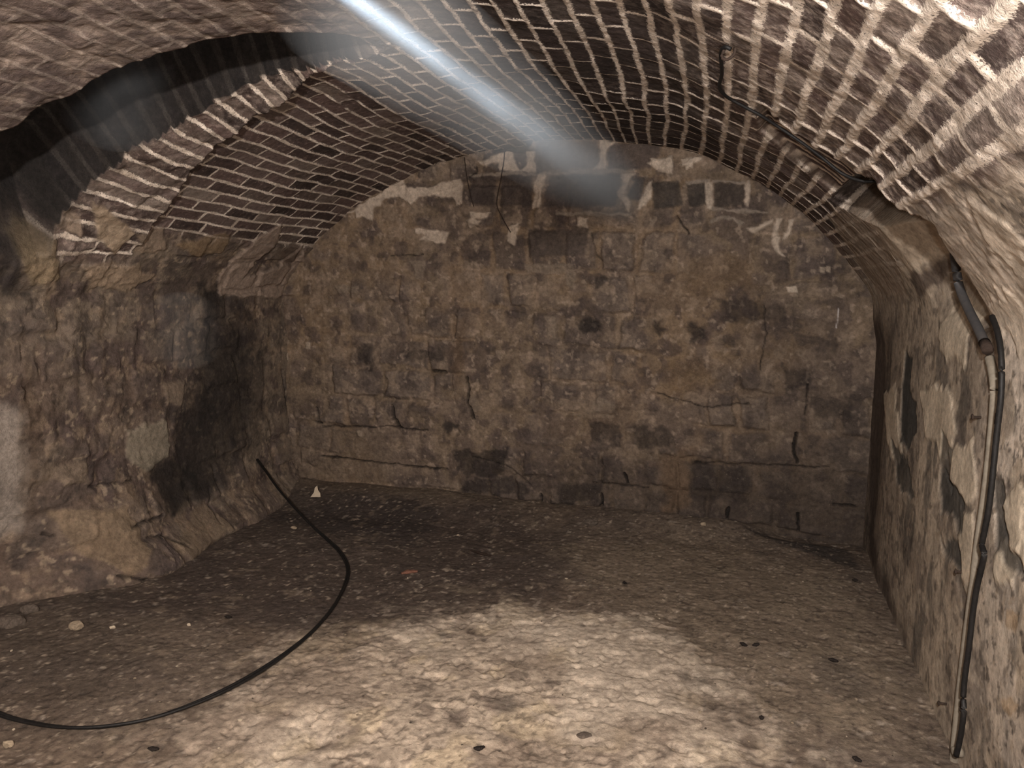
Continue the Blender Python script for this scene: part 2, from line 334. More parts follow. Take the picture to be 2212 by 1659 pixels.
paint([(1872, 700), (1900, 680), (1905, 900), (1880, 1150), (1960, 1380), (1920, 1330), (1868, 1180)], lin(70, 58, 50), .75, .05, .02)  # soft shadow in the far right corner, painted on
for P_ in ([(2175, 1310), (2205, 1330), (2195, 1375), (2170, 1350)], [(2165, 1515), (2200, 1510), (2190, 1560), (2170, 1540)]): paint(P_, lin(172, 146, 108), .6, .006, .01)
# left: pale stones, plaster, soot
for P_, c, a in (([(205, 450), (260, 470), (290, 500), (250, 555), (215, 520)], lin(168, 150, 124), .95),
     ([(120, 440), (170, 440), (185, 520), (130, 500)], lin(146, 130, 110), .85), ([(45, 520), (130, 525), (130, 600), (60, 615), (45, 570)], lin(142, 126, 98), .9),
     ([(180, 580), (245, 560), (330, 590), (270, 630), (195, 625)], lin(150, 132, 108), .85), ([(290, 500), (370, 500), (360, 540), (300, 550)], lin(140, 124, 104), .8),
     ([(385, 530), (500, 500), (480, 540), (420, 550)], lin(128, 108, 80), .8), ([(272, 925), (362, 908), (366, 985), (312, 1018), (276, 1005)], lin(134, 126, 108), 1.0),
     ([(350, 830), (400, 825), (395, 870), (362, 880)], lin(132, 118, 100), .8), ([(120, 700), (165, 720), (150, 760), (125, 740)], lin(124, 112, 98), .7),
     ([(120, 1110), (250, 1090), (260, 1180), (210, 1240), (150, 1180)], lin(138, 120, 94), .6), ([(300, 1180), (420, 1080), (440, 1130), (330, 1210)], lin(132, 116, 94), .6),
     ([(85, 1010), (180, 1000), (190, 1050), (90, 1040)], lin(126, 112, 94), .7)): paint(P_, c, a, .010, .016, 22, .012)
paint([(300, 640), (480, 560), (440, 630), (200, 650)], lin(76, 66, 60), .6, .03, .03)
paint([(-80, 860), (40, 880), (70, 1000), (75, 1160), (20, 1230), (-80, 1250)], lin(150, 142, 130), .9, .05, .02, 25, -.01)
paint([(40, 780), (80, 800), (90, 1150), (60, 1080)], lin(82, 68, 54), .6, .03, .02, 26)
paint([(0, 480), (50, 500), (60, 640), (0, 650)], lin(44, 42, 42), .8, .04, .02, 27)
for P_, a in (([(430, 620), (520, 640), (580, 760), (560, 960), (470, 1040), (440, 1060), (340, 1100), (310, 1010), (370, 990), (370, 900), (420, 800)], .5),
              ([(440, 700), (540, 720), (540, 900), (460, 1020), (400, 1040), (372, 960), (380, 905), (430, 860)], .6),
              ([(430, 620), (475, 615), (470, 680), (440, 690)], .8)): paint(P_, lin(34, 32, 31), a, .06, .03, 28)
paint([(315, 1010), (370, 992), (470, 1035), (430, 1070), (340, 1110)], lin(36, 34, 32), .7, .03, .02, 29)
# pinkish plaster draped where the left vault meets the end wall
pk = paint([(470, 590), (560, 510), (610, 480), (600, 520), (545, 570), (515, 600), (600, 570), (650, 530), (655, 560), (610, 640), (540, 640), (470, 640)], PINK, .95, .008, .010, 31, .014)
paint([(600, 545), (640, 520), (650, 545), (620, 575)], lin(96, 82, 70), .8, .006, .006)
# thick crusts of lime at the far right springing
paint([(1790, 470), (1840, 450), (1900, 500), (1960, 640), (1900, 640), (1850, 560)], lin(150, 134, 114), .75, .02, .03, 33)
# cracks of the left foot
for pts in ([(195, 1238), (285, 1243)], [(115, 1157), (130, 1160)], [(190, 1050), (280, 1035)], [(245, 1135), (320, 1105)], [(265, 1160), (300, 1150), (330, 1170)], [(438, 1060), (425, 1125)], [(640, 1040), (610, 800)]):
    m = stroke(Sg, Yg, HP(*pts), .006); D = D+m*.02; Cl = mixc(Cl, m*.8, lin(30, 26, 24))
Cl = mixc(Cl, slot_shade*.0, DARK)

# brick relief that follows the same bond as the shader
row = np.floor(V); uu = Uu+.5*row+.13*np.sin(row*1.7); cidx = np.floor(uu); fu = uu-cidx; fv = V-row
dd = np.minimum(np.minimum(fu, 1-fu)*.23+.0015, np.minimum(fv, 1-fv)*.079)
mo = 1-sst(.002, .010+.008*lime, dd+(fbm(Sg, Yg, 24, 101, 3)-.5)*.012)
bh = np.sin(row*12.7+cidx*5.31)*.004
lump = .4+1.2*fbm(Sg, Yg, 30, 103, 3)
D = D-brk*(mo*(.0015+.003*np.clip(lime-.3, 0, 1))*lump+(1-mo)*bh*(.5+.5*lime)-.004*mo*(lime < .35))
# groove bricks: thin transverse ribs
gy = fbm(Sg, Yg, 3, 107, 2)*.02
rib = .5+.5*np.sin((Yg+gy+(Sg-3.6)*.1)*2*math.pi/.09)
D = D-gro*rib*.006
Cl = mixc(Cl, gro*.97, lin(78, 62, 58)); Cl = mixc(Cl, gro*sst(.55, .8, rib), lin(204, 190, 170)); brk = brk*(1-gro)

PP = np.stack([Xg+NX*D, Yg, Zg+NZ*D], 2); UVg = np.stack([Uu, V], 2)
# shade inside the slot is painted near-black in place of brick
att = lambda a, b: {'crown_shade': (sst(1.9, 2.5, Sg[a:b])*(1-sst(3.1, 3.45, Sg[a:b]))*(.6+.5*fbm(Sg[a:b], Yg[a:b], 3, 109, 3))), 'flat': np.clip(.55*sst(LA-.5, LA-.1, Sg[a:b])+.15+.35*sst(2.6, 3.4, Sg[a:b]), 0, .72), 'lime': lime[a:b], 'brk': np.clip(brk[a:b]*(1-.96*slot_shade[a:b])*(1-hole[a:b]), 0, 1)}
Cl = mixc(Cl, slot_shade*.97, lin(33, 32, 32)); Cl = mixc(Cl, hole*.99, lin(19, 17, 16))  # shade of slot and right hollow painted as near-black colour
i0 = int(np.argmin(abs(ss-0))); i1 = int(np.argmin(abs(ss-LA)))
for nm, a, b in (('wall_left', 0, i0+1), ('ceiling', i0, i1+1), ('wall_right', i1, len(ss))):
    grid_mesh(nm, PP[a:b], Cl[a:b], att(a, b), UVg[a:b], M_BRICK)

# ------------------------------------------------------------------ end wall
gx = np.arange(-3.35, .95, .0062); gz = np.arange(-.06, 2.52, .0062); Xw, Zw = np.meshgrid(gx, gz, indexing='ij')
def W(*pts): return [(onY(x, y, YB)[0], onY(x, y, YB)[2]) for x, y in pts]
def Zoom(x0, y0, sc, *pts): return W(*[(x0+x/sc, y0+y/sc) for x, y in pts])
zz = Zw+.035*(Xw+1.2)+(fbm(Xw, Zw, 1.6, 201, 3)-.5)*.06
CL = np.array([-.1, .06, .24, .44, .66, .87, 1.08, 1.30, 1.54, 1.80, 2.08, 2.30, 2.6]); r = np.clip(np.searchsorted(CL, zz)-1, 0, len(CL)-2)
h0 = CL[r]; h1 = CL[r+1]; rs = np.random.RandomState(5)
wid = np.array([.46, .40, .48, .42, .36, .40, .34, .38, .44, .42, .44, .44, .4])[r]
ux = (Xw+(fbm(Xw, Zw, 2.4, 205, 3)-.5)*.12)/wid+r*.37+.3*np.sin(r*3.1); c = np.floor(ux)
T = rs.rand(64, 256, 4); q = T[r, c.astype(int) & 255]; fu = ux-c; split = q[..., 3] > .62
fu2 = np.where(split, (fu*2) % 1, fu); w2 = np.where(split, wid/2, wid)
dW = np.minimum(np.minimum(fu2, 1-fu2)*w2, np.minimum(zz-h0, h1-zz))
dW = dW+(fbm(Xw, Zw, 12, 207, 4)-.5)*.045
st = sst(.004, .03, dW)
A = fbm(Xw, Zw, 1.6, 211, 4); B = fbm(Xw, Zw, 5, 213, 4); Cn = fbm(Xw, Zw, 14, 215, 4); E_ = fbm(Xw, Zw, 32, 217, 3)
cover = sst(.44, .60, fbm(Xw, Zw, 2.8, 219, 4)+.06*sst(1.9, 1.2, Zw))          # earthy render smeared over the stones
Cw = np.zeros(Xw.shape+(3,)); Cw[:] = lin(106, 92, 74)
Cw = mixc(Cw, sst(.45, .6, B)*.7, lin(96, 84, 74)); Cw = mixc(Cw, sst(.5, .62, A)*.55, lin(118, 99, 75))
sc = lin(71, 63, 58)*(1-q[..., 1:2])+lin(100, 90, 80)*q[..., 1:2]; sc = sc*(1-.4*q[..., 2:3]*0)
ms = st*(1-.80*cover)*.8; Cw = Cw*(1-ms[..., None])+sc*ms[..., None]
Cw = mixc(Cw, sst(.56, .66, Cn)*.55, lin(126, 111, 93)); Cw = mixc(Cw, (1-sst(.32, .42, Cn))*.6, lin(63, 55, 52)); Cw = mixc(Cw, (1-sst(.3, .42, B))*.5, lin(70, 61, 59))
Cw = mixc(Cw, sst(.66, .74, E_)*.5, lin(144, 129, 111))
Cw = mixc(Cw, sst(.3, .62, A)*sst(-.4, .5, Xw)*.40, lin(60, 54, 48)); Cw = mixc(Cw, (1-sst(.15, .62, Zw))*sst(-2.2, -.8, Xw)*.55, lin(48, 42, 38))  # right and lower right darker: part dirt, part painted shade
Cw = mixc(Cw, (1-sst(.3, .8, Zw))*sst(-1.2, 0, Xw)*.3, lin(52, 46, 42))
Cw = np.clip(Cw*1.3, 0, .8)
Dw = (fbm(Xw, Zw, 1.5, 221, 3)-.5)*.06-ms*(.010+.022*q[..., 0])+(Cn-.5)*.014+(E_-.5)*.006+(fbm(Xw, Zw, 60, 223, 2)-.5)*.004
def mk(pts, c, a=1.0, soft=.008, wob=.014, seed=5, raise_=.006):
    global Cw, Dw
    m = poly(Xw, Zw, pts, soft, wob, seed)*a; Cw = mixc(Cw, m, c); Dw = Dw-m*raise_; return m
P1, P2 = lin(186, 172, 152), lin(141, 130, 115)
z2 = (700, 0, 2.765); z3 = (1300, 150, 3.687); z5 = (700, 500, 2.765)
# upper blocks of dark stone
for pts, cc in ((Zoom(*z2, (1270, 840), (1630, 840), (1640, 1000), (1270, 1020)), lin(88, 78, 71)), (Zoom(*z2, (1700, 850), (2020, 870), (1960, 1010), (1700, 1010)), lin(81, 72, 67)),
     (Zoom(*z2, (870, 1060), (1040, 1040), (1030, 1230), (880, 1220)), lin(70, 62, 58)), (Zoom(*z2, (1070, 1050), (1250, 1040), (1250, 1230), (1050, 1240)), lin(72, 64, 60)),
     (Zoom(*z2, (1350, 1050), (1770, 1040), (1750, 1230), (1320, 1240)), lin(70, 63, 60)), (Zoom(*z2, (1860, 1050), (1930, 1060), (1880, 1200), (1810, 1180)), lin(68, 62, 58)),
     (Zoom(*z3, (400, 900), (620, 880), (640, 1080), (420, 1110)), lin(62, 58, 54)), (Zoom(*z3, (680, 910), (830, 890), (840, 1080), (700, 1090)), lin(62, 58, 54)),
     (Zoom(*z3, (895, 905), (1125, 905), (1130, 1095), (895, 1105)), lin(70, 63, 57)), (Zoom(*z2, (1220, 1380), (1580, 1360), (1560, 1520), (1230, 1530)), lin(81, 72, 65))):
    mk(pts, cc, .85, .010, .008, 41, .008)
# pale lime left in the upper joints
for k_, pts in enumerate((Zoom(*z2, (70, 1300), (190, 1230), (330, 1160), (480, 1040), (500, 1130), (640, 1120), (820, 1075), (825, 1210), (790, 1225), (760, 1180), (640, 1160), (560, 1180), (520, 1225), (450, 1180), (370, 1190), (340, 1230), (290, 1240), (285, 1310), (190, 1300), (180, 1250)),
     Zoom(*z2, (930, 960), (1130, 900), (1170, 1020), (1060, 1030), (1040, 970), (960, 985)), Zoom(*z2, (1210, 900), (1260, 900), (1265, 1030), (1180, 1035), (1210, 970)),
     Zoom(*z2, (1640, 840), (1740, 840), (1690, 880), (1690, 1020), (1610, 1020), (1640, 960)), Zoom(*z2, (1790, 1040), (1850, 1030), (1810, 1090), (1800, 1160), (1835, 1200), (1825, 1260), (1800, 1230), (1760, 1160), (1770, 1070)),
     Zoom(*z2, (1940, 960), (2080, 930), (2080, 1030), (1990, 1020)), Zoom(*z2, (1910, 1110), (1965, 1080), (1950, 1180), (1880, 1250), (1895, 1180)),
     Zoom(*z2, (1270, 1040), (1330, 1050), (1300, 1150), (1290, 1230), (1255, 1240), (1260, 1120)), Zoom(*z2, (2140, 950), (2212, 930), (2212, 1000), (2130, 1010)),
     Zoom(*z2, (840, 1320), (945, 1320), (880, 1370)), Zoom(*z2, (880, 1260), (1000, 1270), (980, 1300), (900, 1300)), Zoom(*z2, (550, 1370), (750, 1385), (720, 1450), (580, 1440), (620, 1410), (560, 1400)),
     Zoom(*z2, (1110, 1350), (1170, 1320), (1140, 1460), (1100, 1430)), Zoom(*z2, (1510, 1310), (1580, 1310), (1560, 1360), (1510, 1350)),
     Zoom(*z3, (820, 890), (890, 900), (890, 1115), (850, 1115), (825, 1000)), Zoom(*z3, (1130, 900), (1180, 890), (1165, 1100), (1138, 1090)), Zoom(*z3, (370, 740), (560, 700), (560, 800), (440, 810)), Zoom(*z3, (640, 740), (800, 690), (800, 740), (660, 800)),
     Zoom(*z3, (1380, 1190), (1425, 1200), (1410, 1400), (1450, 1500), (1420, 1490), (1370, 1390)), Zoom(*z3, (1150, 1275), (1260, 1230), (1350, 1180), (1340, 1210), (1260, 1260), (1200, 1300)),
     Zoom(*z3, (1490, 1200), (1530, 1190), (1480, 1340), (1450, 1350)), Zoom(*z5, (60, 330), (215, 325), (215, 365), (90, 370)), Zoom(*z5, (500, 170), (600, 170), (590, 290), (560, 290)),
     Zoom(*z5, (1190, 200), (1480, 190), (1500, 260), (1210, 250)), Zoom(*z5, (1430, 260), (1510, 270), (1500, 350), (1440, 330)), Zoom(*z5, (1320, 490), (1390, 500), (1400, 640), (1340, 600)),
     Zoom(*z5, (870, 980), (900, 980), (945, 1060), (910, 1085), (870, 1030)), Zoom(*z5, (1590, 1060), (1640, 990), (1750, 1050), (1700, 1110), (1440, 1100), (1560, 1080)))):
    mk(pts, P1 if k_ < 21 else lin(130, 117, 100), .92 if k_ < 21 else .7, .006, .012, 50+k_, .010)
mk(W((1700, 622), (1718, 618), (1722, 634), (1702, 634)), lin(190, 177, 157), 1, .004, .006)
for x, y in ((1788, 582), (1775, 583), (668, 747), (611, 760), (618, 770), (780, 935)): mk(W((x-6, y-7), (x+6, y-5), (x+5, y+8), (x-5, y+6)), lin(162, 149, 129), .9, .003, .006)
for pts in (Zoom(*z2, (1200, 1045), (1500, 1030), (1850, 1022)), Zoom(*z3, (870, 1215), (950, 1180), (1050, 1190), (1110, 1225)), Zoom(*z3, (0, 1150), (220, 1160)), Zoom(*z3, (680, 900), (860, 880)), Zoom(*z3, (900, 900), (1130, 900)), Zoom(*z3, (880, 1115), (1320, 1140)),
            Zoom(*z2, (1400, 1280), (1830, 1280)), Zoom(*z2, (880, 1050), (1180, 1035))):
    m = stroke(Xw, Zw, pts, .009, .004, .006, 77); Cw = mixc(Cw, m*.9, P2); Dw = Dw-m*.006
# plaster flakes by the left springing, ochre smears
for pts, cc, a in ((W((1480, 640), (1500, 560), (1620, 540), (1640, 620)), lin(117, 97, 71), .5), (W((1430, 790), (1500, 770), (1560, 830), (1440, 850)), lin(113, 93, 67), .5), (W((1420, 990), (1500, 960), (1480, 1100), (1440, 1110)), lin(108, 88, 66), .6),
     (W((980, 700), (1010, 690), (1000, 830), (975, 810)), lin(112, 91, 67), .5), (W((1180, 900), (1400, 880), (1360, 940), (1180, 950)), lin(105, 88, 67), .4), (W((640, 930), (830, 920), (860, 1040), (620, 1040)), lin(107, 94, 78), .5)):
    mk(pts, cc, a, .04, .03, 61, 0)
# dark blocks and hollows
for pts, a in ((W((1255, 680), (1290, 680), (1290, 715), (1262, 710)), .8), (W((1412, 680), (1432, 690), (1430, 720), (1415, 712)), .7), (W((1485, 705), (1530, 700), (1535, 735), (1490, 735)), .7), (W((955, 915), (995, 920), (990, 935), (955, 935)), .8),
     (W((765, 750), (810, 740), (812, 800), (780, 790)), .6), (W((860, 760), (960, 755), (960, 780), (870, 785)), .5), (W((1270, 910), (1340, 920), (1330, 970), (1280, 955)), .6), (W((1370, 920), (1450, 920), (1460, 960), (1370, 965)), .6),
     (W((980, 980), (1100, 970), (1080, 1030), (990, 1020)), .7), (W((1000, 1030), (1130, 1035), (1140, 1070), (990, 1060)), .6), (W((1210, 1045), (1300, 1040), (1300, 1090), (1210, 1080)), .6), (W((1490, 1000), (1620, 1010), (1620, 1080), (1490, 1070)), .5),
     (W((600, 1000), (640, 1010), (640, 1035), (605, 1035)), .8), (W((1690, 790), (1760, 800), (1750, 830), (1700, 830)), .5), (W((1540, 640), (1700, 650), (1690, 700), (1560, 690)), .45), (W((1750, 860), (1850, 860), (1840, 910), (1760, 910)), .5), (W((1290, 590), (1330, 600), (1325, 620), (1290, 615)), .6)):
    mk(pts, lin(39, 36, 35), a, .014, .028, 63, -.008)
# cracks and open joints
for pts, wd, dp in ((Zoom(*z5, (855, 870), (870, 940), (860, 1010), (900, 1110)), .008, .05), (Zoom(*z5, (415, 1040), (425, 1110), (450, 1170)), .011, .06), (W((688, 882), (690, 905)), .010, .05), (W((680, 910), (698, 912)), .006, .03),
     (Zoom(*z5, (640, 835), (730, 840)), .008, .04), (W((1020, 985), (1100, 1005), (1150, 1045)), .003, .02), (Zoom(*z5, (0, 1160), (420, 1165), (620, 1190)), .004, .02), (Zoom(*z5, (0, 1340), (420, 1385), (740, 1420)), .005, .03),
     (W((1350, 1022), (1356, 1045)), .007, .05), (W((1300, 1070), (1298, 1105), (1312, 1112)), .010, .06), (W((1068, 1070), (1088, 1082)), .010, .05), (W((1170, 1065), (1172, 1090)), .005, .04), (W((1745, 830), (1740, 895)), .004, .03), (W((1722, 935), (1715, 975), (1722, 1000)), .005, .04), (W((1573, 1095), (1572, 1135)), .006, .05),
     (W((1722, 1110), (1724, 1150)), .006, .05), (W((1300, 1045), (1400, 1055)), .004, .02), (W((1500, 1000), (1680, 1005), (1790, 1010)), .003, .02), (Zoom(*z2, (2110, 1290), (2180, 1400)), .004, .02), (Zoom(*z2, (1600, 1390), (1620, 1500), (1660, 1560)), .003, .015), (Zoom(*z2, (400, 1530), (600, 1520)), .003, .02),
     (W((600, 1040), (700, 1052), (860, 1062)), .005, .04), (W((1420, 850), (1520, 880), (1620, 870)), .003, .015), (Zoom(*z2, (870, 1060), (915, 1030), (915, 1000)), .003, .015), (W((1800, 1090), (1845, 1094)), .004, .03), (W((600, 1010), (602, 800), (612, 640)), .005, .02), (W((1650, 660), (1655, 720), (1640, 800)), .003, .015)):
    m = stroke(Xw, Zw, pts, wd, .004, .006, 91); Dw = Dw+m*dp; Cw = mixc(Cw, m*.9, lin(25, 22, 21))
m = stroke(Xw, Zw, W((1811, 668), (1806, 708)), .002, .002, .003, 93); Cw = mixc(Cw, m, lin(199, 196, 191))
# ragged hole under the crown
hm = poly(Xw, Zw, Zoom(*z2, (1000, 860), (1180, 800), (1240, 850), (1200, 905), (1010, 915)), .006, .01, 95); Dw = Dw+hm*.10; Cw = mixc(Cw, hm*.7, lin(44, 46, 44))
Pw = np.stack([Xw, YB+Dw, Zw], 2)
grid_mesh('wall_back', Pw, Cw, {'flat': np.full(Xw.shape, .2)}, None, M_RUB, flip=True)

# ------------------------------------------------------------------ floor
fxs = np.r_[np.linspace(-3.6, -3.2, 20)[:-1], np.arange(-3.2, .95, .0075)]; fys = np.r_[np.linspace(-2.65, 1.3, 50)[:-1], np.arange(1.3, 4.80, .0075)]
Xf, Yv = np.meshgrid(fxs, fys, indexing='ij')
def Fp(*pts): return [tuple(onZ(x, y, 0)[:2]) for x, y in pts]
A = fbm(Xf, Yv, 1.3, 301, 5); B = fbm(Xf, Yv, 4.5, 303, 5, .6); Cn = fbm(Xf, Yv, 14, 305, 4, .6); E_ = fbm(Xf, Yv, 40, 307, 3)
Cf = np.zeros(Xf.shape+(3,)); Cf[:] = lin(106, 93, 79)
Cf = mixc(Cf, sst(.42, .6, A)*.6, lin(111, 100, 87)); Cf = mixc(Cf, sst(.5, .65, B)*.5, lin(83, 74, 67))
def fk(pts, c, a, soft=.12, wob=.06, seed=5):
    global Cf
    m = poly(Xf, Yv, pts, soft, wob, seed)*a; Cf = mixc(Cf, m, c); return m
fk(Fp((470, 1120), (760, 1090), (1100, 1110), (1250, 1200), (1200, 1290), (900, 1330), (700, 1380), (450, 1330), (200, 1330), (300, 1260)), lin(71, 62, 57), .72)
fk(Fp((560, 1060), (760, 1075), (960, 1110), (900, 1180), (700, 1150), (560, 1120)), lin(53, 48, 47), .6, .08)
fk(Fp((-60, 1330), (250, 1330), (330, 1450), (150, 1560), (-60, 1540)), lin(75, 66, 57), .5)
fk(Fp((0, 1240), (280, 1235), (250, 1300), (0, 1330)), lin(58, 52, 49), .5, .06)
reg = poly(Xf, Yv, Fp((620, 1390), (820, 1340), (1100, 1300), (1400, 1340), (1600, 1480), (1660, 1600), (1650, 1720), (300, 1720), (350, 1600), (500, 1480)), .30, .12, 9)
reg2 = poly(Xf, Yv, Fp((1200, 1190), (1500, 1160), (1800, 1240), (1950, 1420), (2000, 1640), (1500, 1500), (1350, 1330)), .2, .1, 13)
Fn = fbm(Xf, Yv, 9, 331, 5, .7)
limef = np.clip(sst(.36, .66, B*.38+Fn*.34+.34*reg-.04)*reg**.8, 0, 1)
Cf = mixc(Cf, limef*.92, lin(184, 170, 148)); Cf = mixc(Cf, sst(.56, .66, fbm(Xf, Yv, 6, 311, 3))*reg*.6, lin(188, 172, 140))
Cf = mixc(Cf, reg2*.6, lin(130, 117, 98)); Cf = mixc(Cf, reg2*sst(.52, .62, B)*.4, lin(140, 127, 105))
Cf = mixc(Cf, sst(.66, .76, Cn)*.35, lin(146, 131, 110)); Cf = mixc(Cf, sst(.66, .72, E_)*.4, lin(70, 61, 54))
Cf = mixc(Cf, sst(.74, .80, fbm(Xf, Yv, 30, 315, 3))*.5, lin(165, 155, 139))
for pts, c_, a in ((Fp((1220, 1575), (1300, 1570), (1290, 1600), (1235, 1598)), lin(95, 88, 79), .9), (Fp((960, 1535), (1005, 1530), (1005, 1560), (970, 1560)), lin(108, 98, 88), .8), (Fp((1050, 1500), (1110, 1500), (1110, 1535), (1060, 1530)), lin(102, 94, 84), .8),
     (Fp((940, 1360), (975, 1365), (970, 1385), (940, 1385)), lin(88, 82, 76), .7), (Fp((1460, 1450), (1530, 1460), (1560, 1500), (1480, 1490)), lin(96, 88, 78), .7), (Fp((1740, 1420), (1830, 1420), (1900, 1500), (1800, 1520)), lin(88, 80, 70), .5),
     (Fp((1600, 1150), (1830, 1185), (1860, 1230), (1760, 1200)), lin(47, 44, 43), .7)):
    fk(pts, c_, a, .02, .015, 17)
mound = .085*sst(4.15, 4.62, Yv)*(1-sst(-1.9, -.2, Xf))+.05*sst(4.3, 4.66, Yv)*sst(-1.5, -.4, Xf)*(1-sst(-.2, .5, Xf))
Cf = mixc(Cf, sst(4.40, 4.6, Yv)*(1-sst(-1.9, -.9, Xf))*.8, lin(101, 89, 74))
Df = (A-.5)*.05+(B-.5)*.018+(Cn-.5)*.006+(E_-.5)*.004+mound-.03*sst(4.45, 4.6, Yv)*sst(.0, .3, Xf)-.018*sst(.58, .68, fbm(Xf, Yv, 17, 313, 3))*reg*.5
fine = fbm(Xf, Yv, 55, 341, 3); Cf = mixc(Cf, sst(.66, .74, fine)*.6, lin(66, 58, 52)); Cf = mixc(Cf, sst(.72, .80, fbm(Xf, Yv, 48, 343, 3))*.5, lin(190, 176, 152))
Cf = mixc(Cf, sst(.60, .68, fbm(Xf, Yv, 16, 345, 3))*.6*limef, lin(112, 100, 88)); Cf = mixc(Cf, sst(.50, .64, fbm(Xf, Yv, 3.2, 347, 4))*.55*limef, lin(128, 114, 98)); Cf = mixc(Cf, sst(.52, .66, fbm(Xf, Yv, 2.4, 349, 4))*.5*limef, lin(206, 194, 172))
Df = Df+limef*.004-sst(.60, .70, fine)*.004
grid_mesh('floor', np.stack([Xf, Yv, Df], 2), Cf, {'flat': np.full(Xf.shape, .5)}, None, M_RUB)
def floor_z(x, y):
    i = int(np.clip(np.searchsorted(fxs, x), 1, len(fxs)-1)); j = int(np.clip(np.searchsorted(fys, y), 1, len(fys)-1))
    return float(max(Df[i, j], Df[i-1, j-1]))

# wall closing the vault behind the photographer
g1 = np.arange(-3.5, 1.01, .05); g2 = np.arange(-.1, 2.6, .05); Xc, Zc = np.meshgrid(g1, g2, indexing='ij')
Cc = np.zeros(Xc.shape+(3,)); Cc[:] = lin(100, 90, 78)
grid_mesh('wall_front', np.stack([Xc, -2.55+.03*fbm(Xc, Zc, 3, 401, 3), Zc], 2), Cc, {}, None, M_RUB)

# ------------------------------------------------------------------ object helpers
def tag(o, label=None, cat=None, group=None, kind=None):
    if label: o['label'] = label
    if cat: o['category'] = cat
    if group: o['group'] = group
    if kind: o['kind'] = kind
    return o
def empty(name, loc=(0, 0, 0)):
    o = bpy.data.objects.new(name, None); o.location = loc; COL.objects.link(o); return o
def mesh_obj(name, verts, faces, mat, parent=None, smooth=True):
    me = bpy.data.meshes.new(name); me.from_pydata([tuple(v) for v in verts], [], faces); me.update()
    if smooth: me.polygons.foreach_set('use_smooth', [True]*len(me.polygons))
    me.materials.append(mat); o = bpy.data.objects.new(name, me); COL.objects.link(o)
    if parent: o.parent = parent; o.location = -parent.location
    return o
def catmull(pts, n=10):
    p = [np.array(q, float) for q in pts]; p = [2*p[0]-p[1]]+p+[2*p[-1]-p[-2]]; out = []
    for i in range(1, len(p)-2):
        for k in range(n):
            t = k/n; a, b, c_, d = p[i-1], p[i], p[i+1], p[i+2]
            out.append(.5*((2*b)+(-a+c_)*t+(2*a-5*b+4*c_-d)*t*t+(-a+3*b-3*c_+d)*t**3))
    out.append(p[-2]); return out
def tube(path, rad, seg=10, jit=0.0, squash=1.0):
    path = [np.array(p, float) for p in path]; V_ = []; Fc = []; up = np.array([0, 0, 1.0]); n = len(path); rnd = random.Random(3)
    for i, p in enumerate(path):
        t = path[min(i+1, n-1)]-path[max(i-1, 0)]; t /= max(np.linalg.norm(t), 1e-9)
        a = np.cross(t, up if abs(t[2]) < .95 else np.array([0, 1.0, 0])); a /= np.linalg.norm(a); b = np.cross(a, t)
        r0 = rad(i/(n-1)) if callable(rad) else rad
        for k in range(seg):
            an = 2*math.pi*k/seg; rr = r0*(1+jit*(rnd.random()-.5)); V_.append(p+a*math.cos(an)*rr+b*math.sin(an)*rr*squash)
    for i in range(n-1):
        for k in range(seg): Fc.append((i*seg+k, i*seg+(k+1) % seg, (i+1)*seg+(k+1) % seg, (i+1)*seg+k))
    Fc.append(tuple(range(seg))[::-1]); Fc.append(tuple((n-1)*seg+k for k in range(seg))); return V_, Fc
def ico(sub=2):
    import bmesh
    bm = bmesh.new(); bmesh.ops.create_icosphere(bm, subdivisions=sub, radius=1.0)
    v = [np.array(x.co) for x in bm.verts]; f = [tuple(x.index for x in q.verts) for q in bm.faces]; bm.free(); return v, f
ICO2, ICO3 = ico(2), ico(3)
def rock_verts(base, sx, sy, sz, seed, rough=.22, facet=5):
    r_ = np.random.RandomState(seed); v0, f = base; ax = r_.randn(facet+3, 3); ax /= np.linalg.norm(ax, axis=1)[:, None]; lim = .62+.3*r_.rand(facet+3)
    ph = r_.rand(4)*9; out = []
    for v in v0:
        d = 1.0
        for a, l in zip(ax, lim):
            c_ = v@a
            if c_ > 1e-3: d = min(d, l/c_)
        d *= 1+rough*.35*math.sin(v[0]*5+ph[0])*math.sin(v[1]*6+ph[1])*math.cos(v[2]*5+ph[2]); out.append(v*d*np.array([sx, sy, sz]))
    return out, f
M_BLACK = plain('black_rubber', (17, 16, 16), .6, 0, .3, 90, .2, .3, alt=(44, 41, 38))
M_CONDUIT = plain('grey_conduit', (66, 68, 70), .5, 0, .5, 40, .2, .5, alt=(92, 86, 80))
M_RUST = plain('rust', (62, 50, 42), .9, 0, .5, 120, .8, .2)
M_PIPE = plain('limewashed_pipe', (132, 126, 110), .85, 0, .5, 45, .6, .2, alt=(104, 94, 80))
M_STONE = plain('limestone', (164, 150, 124), .95, 0, .45, 70, .7, .15, alt=(116, 102, 84))
M_LIME = plain('lime_crumb', (196, 184, 158), .95, 0, .35, 90, .6, .15, alt=(150, 136, 112))
M_DARKCHIP = plain('charred_chip', (40, 34, 30), .9, 0, .5, 90, .6, .2)
M_BRICKCHIP = plain('brick_chip', (128, 88, 70), .9, 0, .4, 90, .6, .2)
M_GREYSTONE = plain('grey_stone', (104, 95, 84), .95, 0, .6, 110, 1.0, .1, alt=(66, 58, 52))
M_TWIG = plain('twig', (54, 42, 34), .9, 0, .4, 120, .5, .2)
M_ROOT = plain('root', (62, 52, 46), .9, 0, .4, 120, .5, .2)

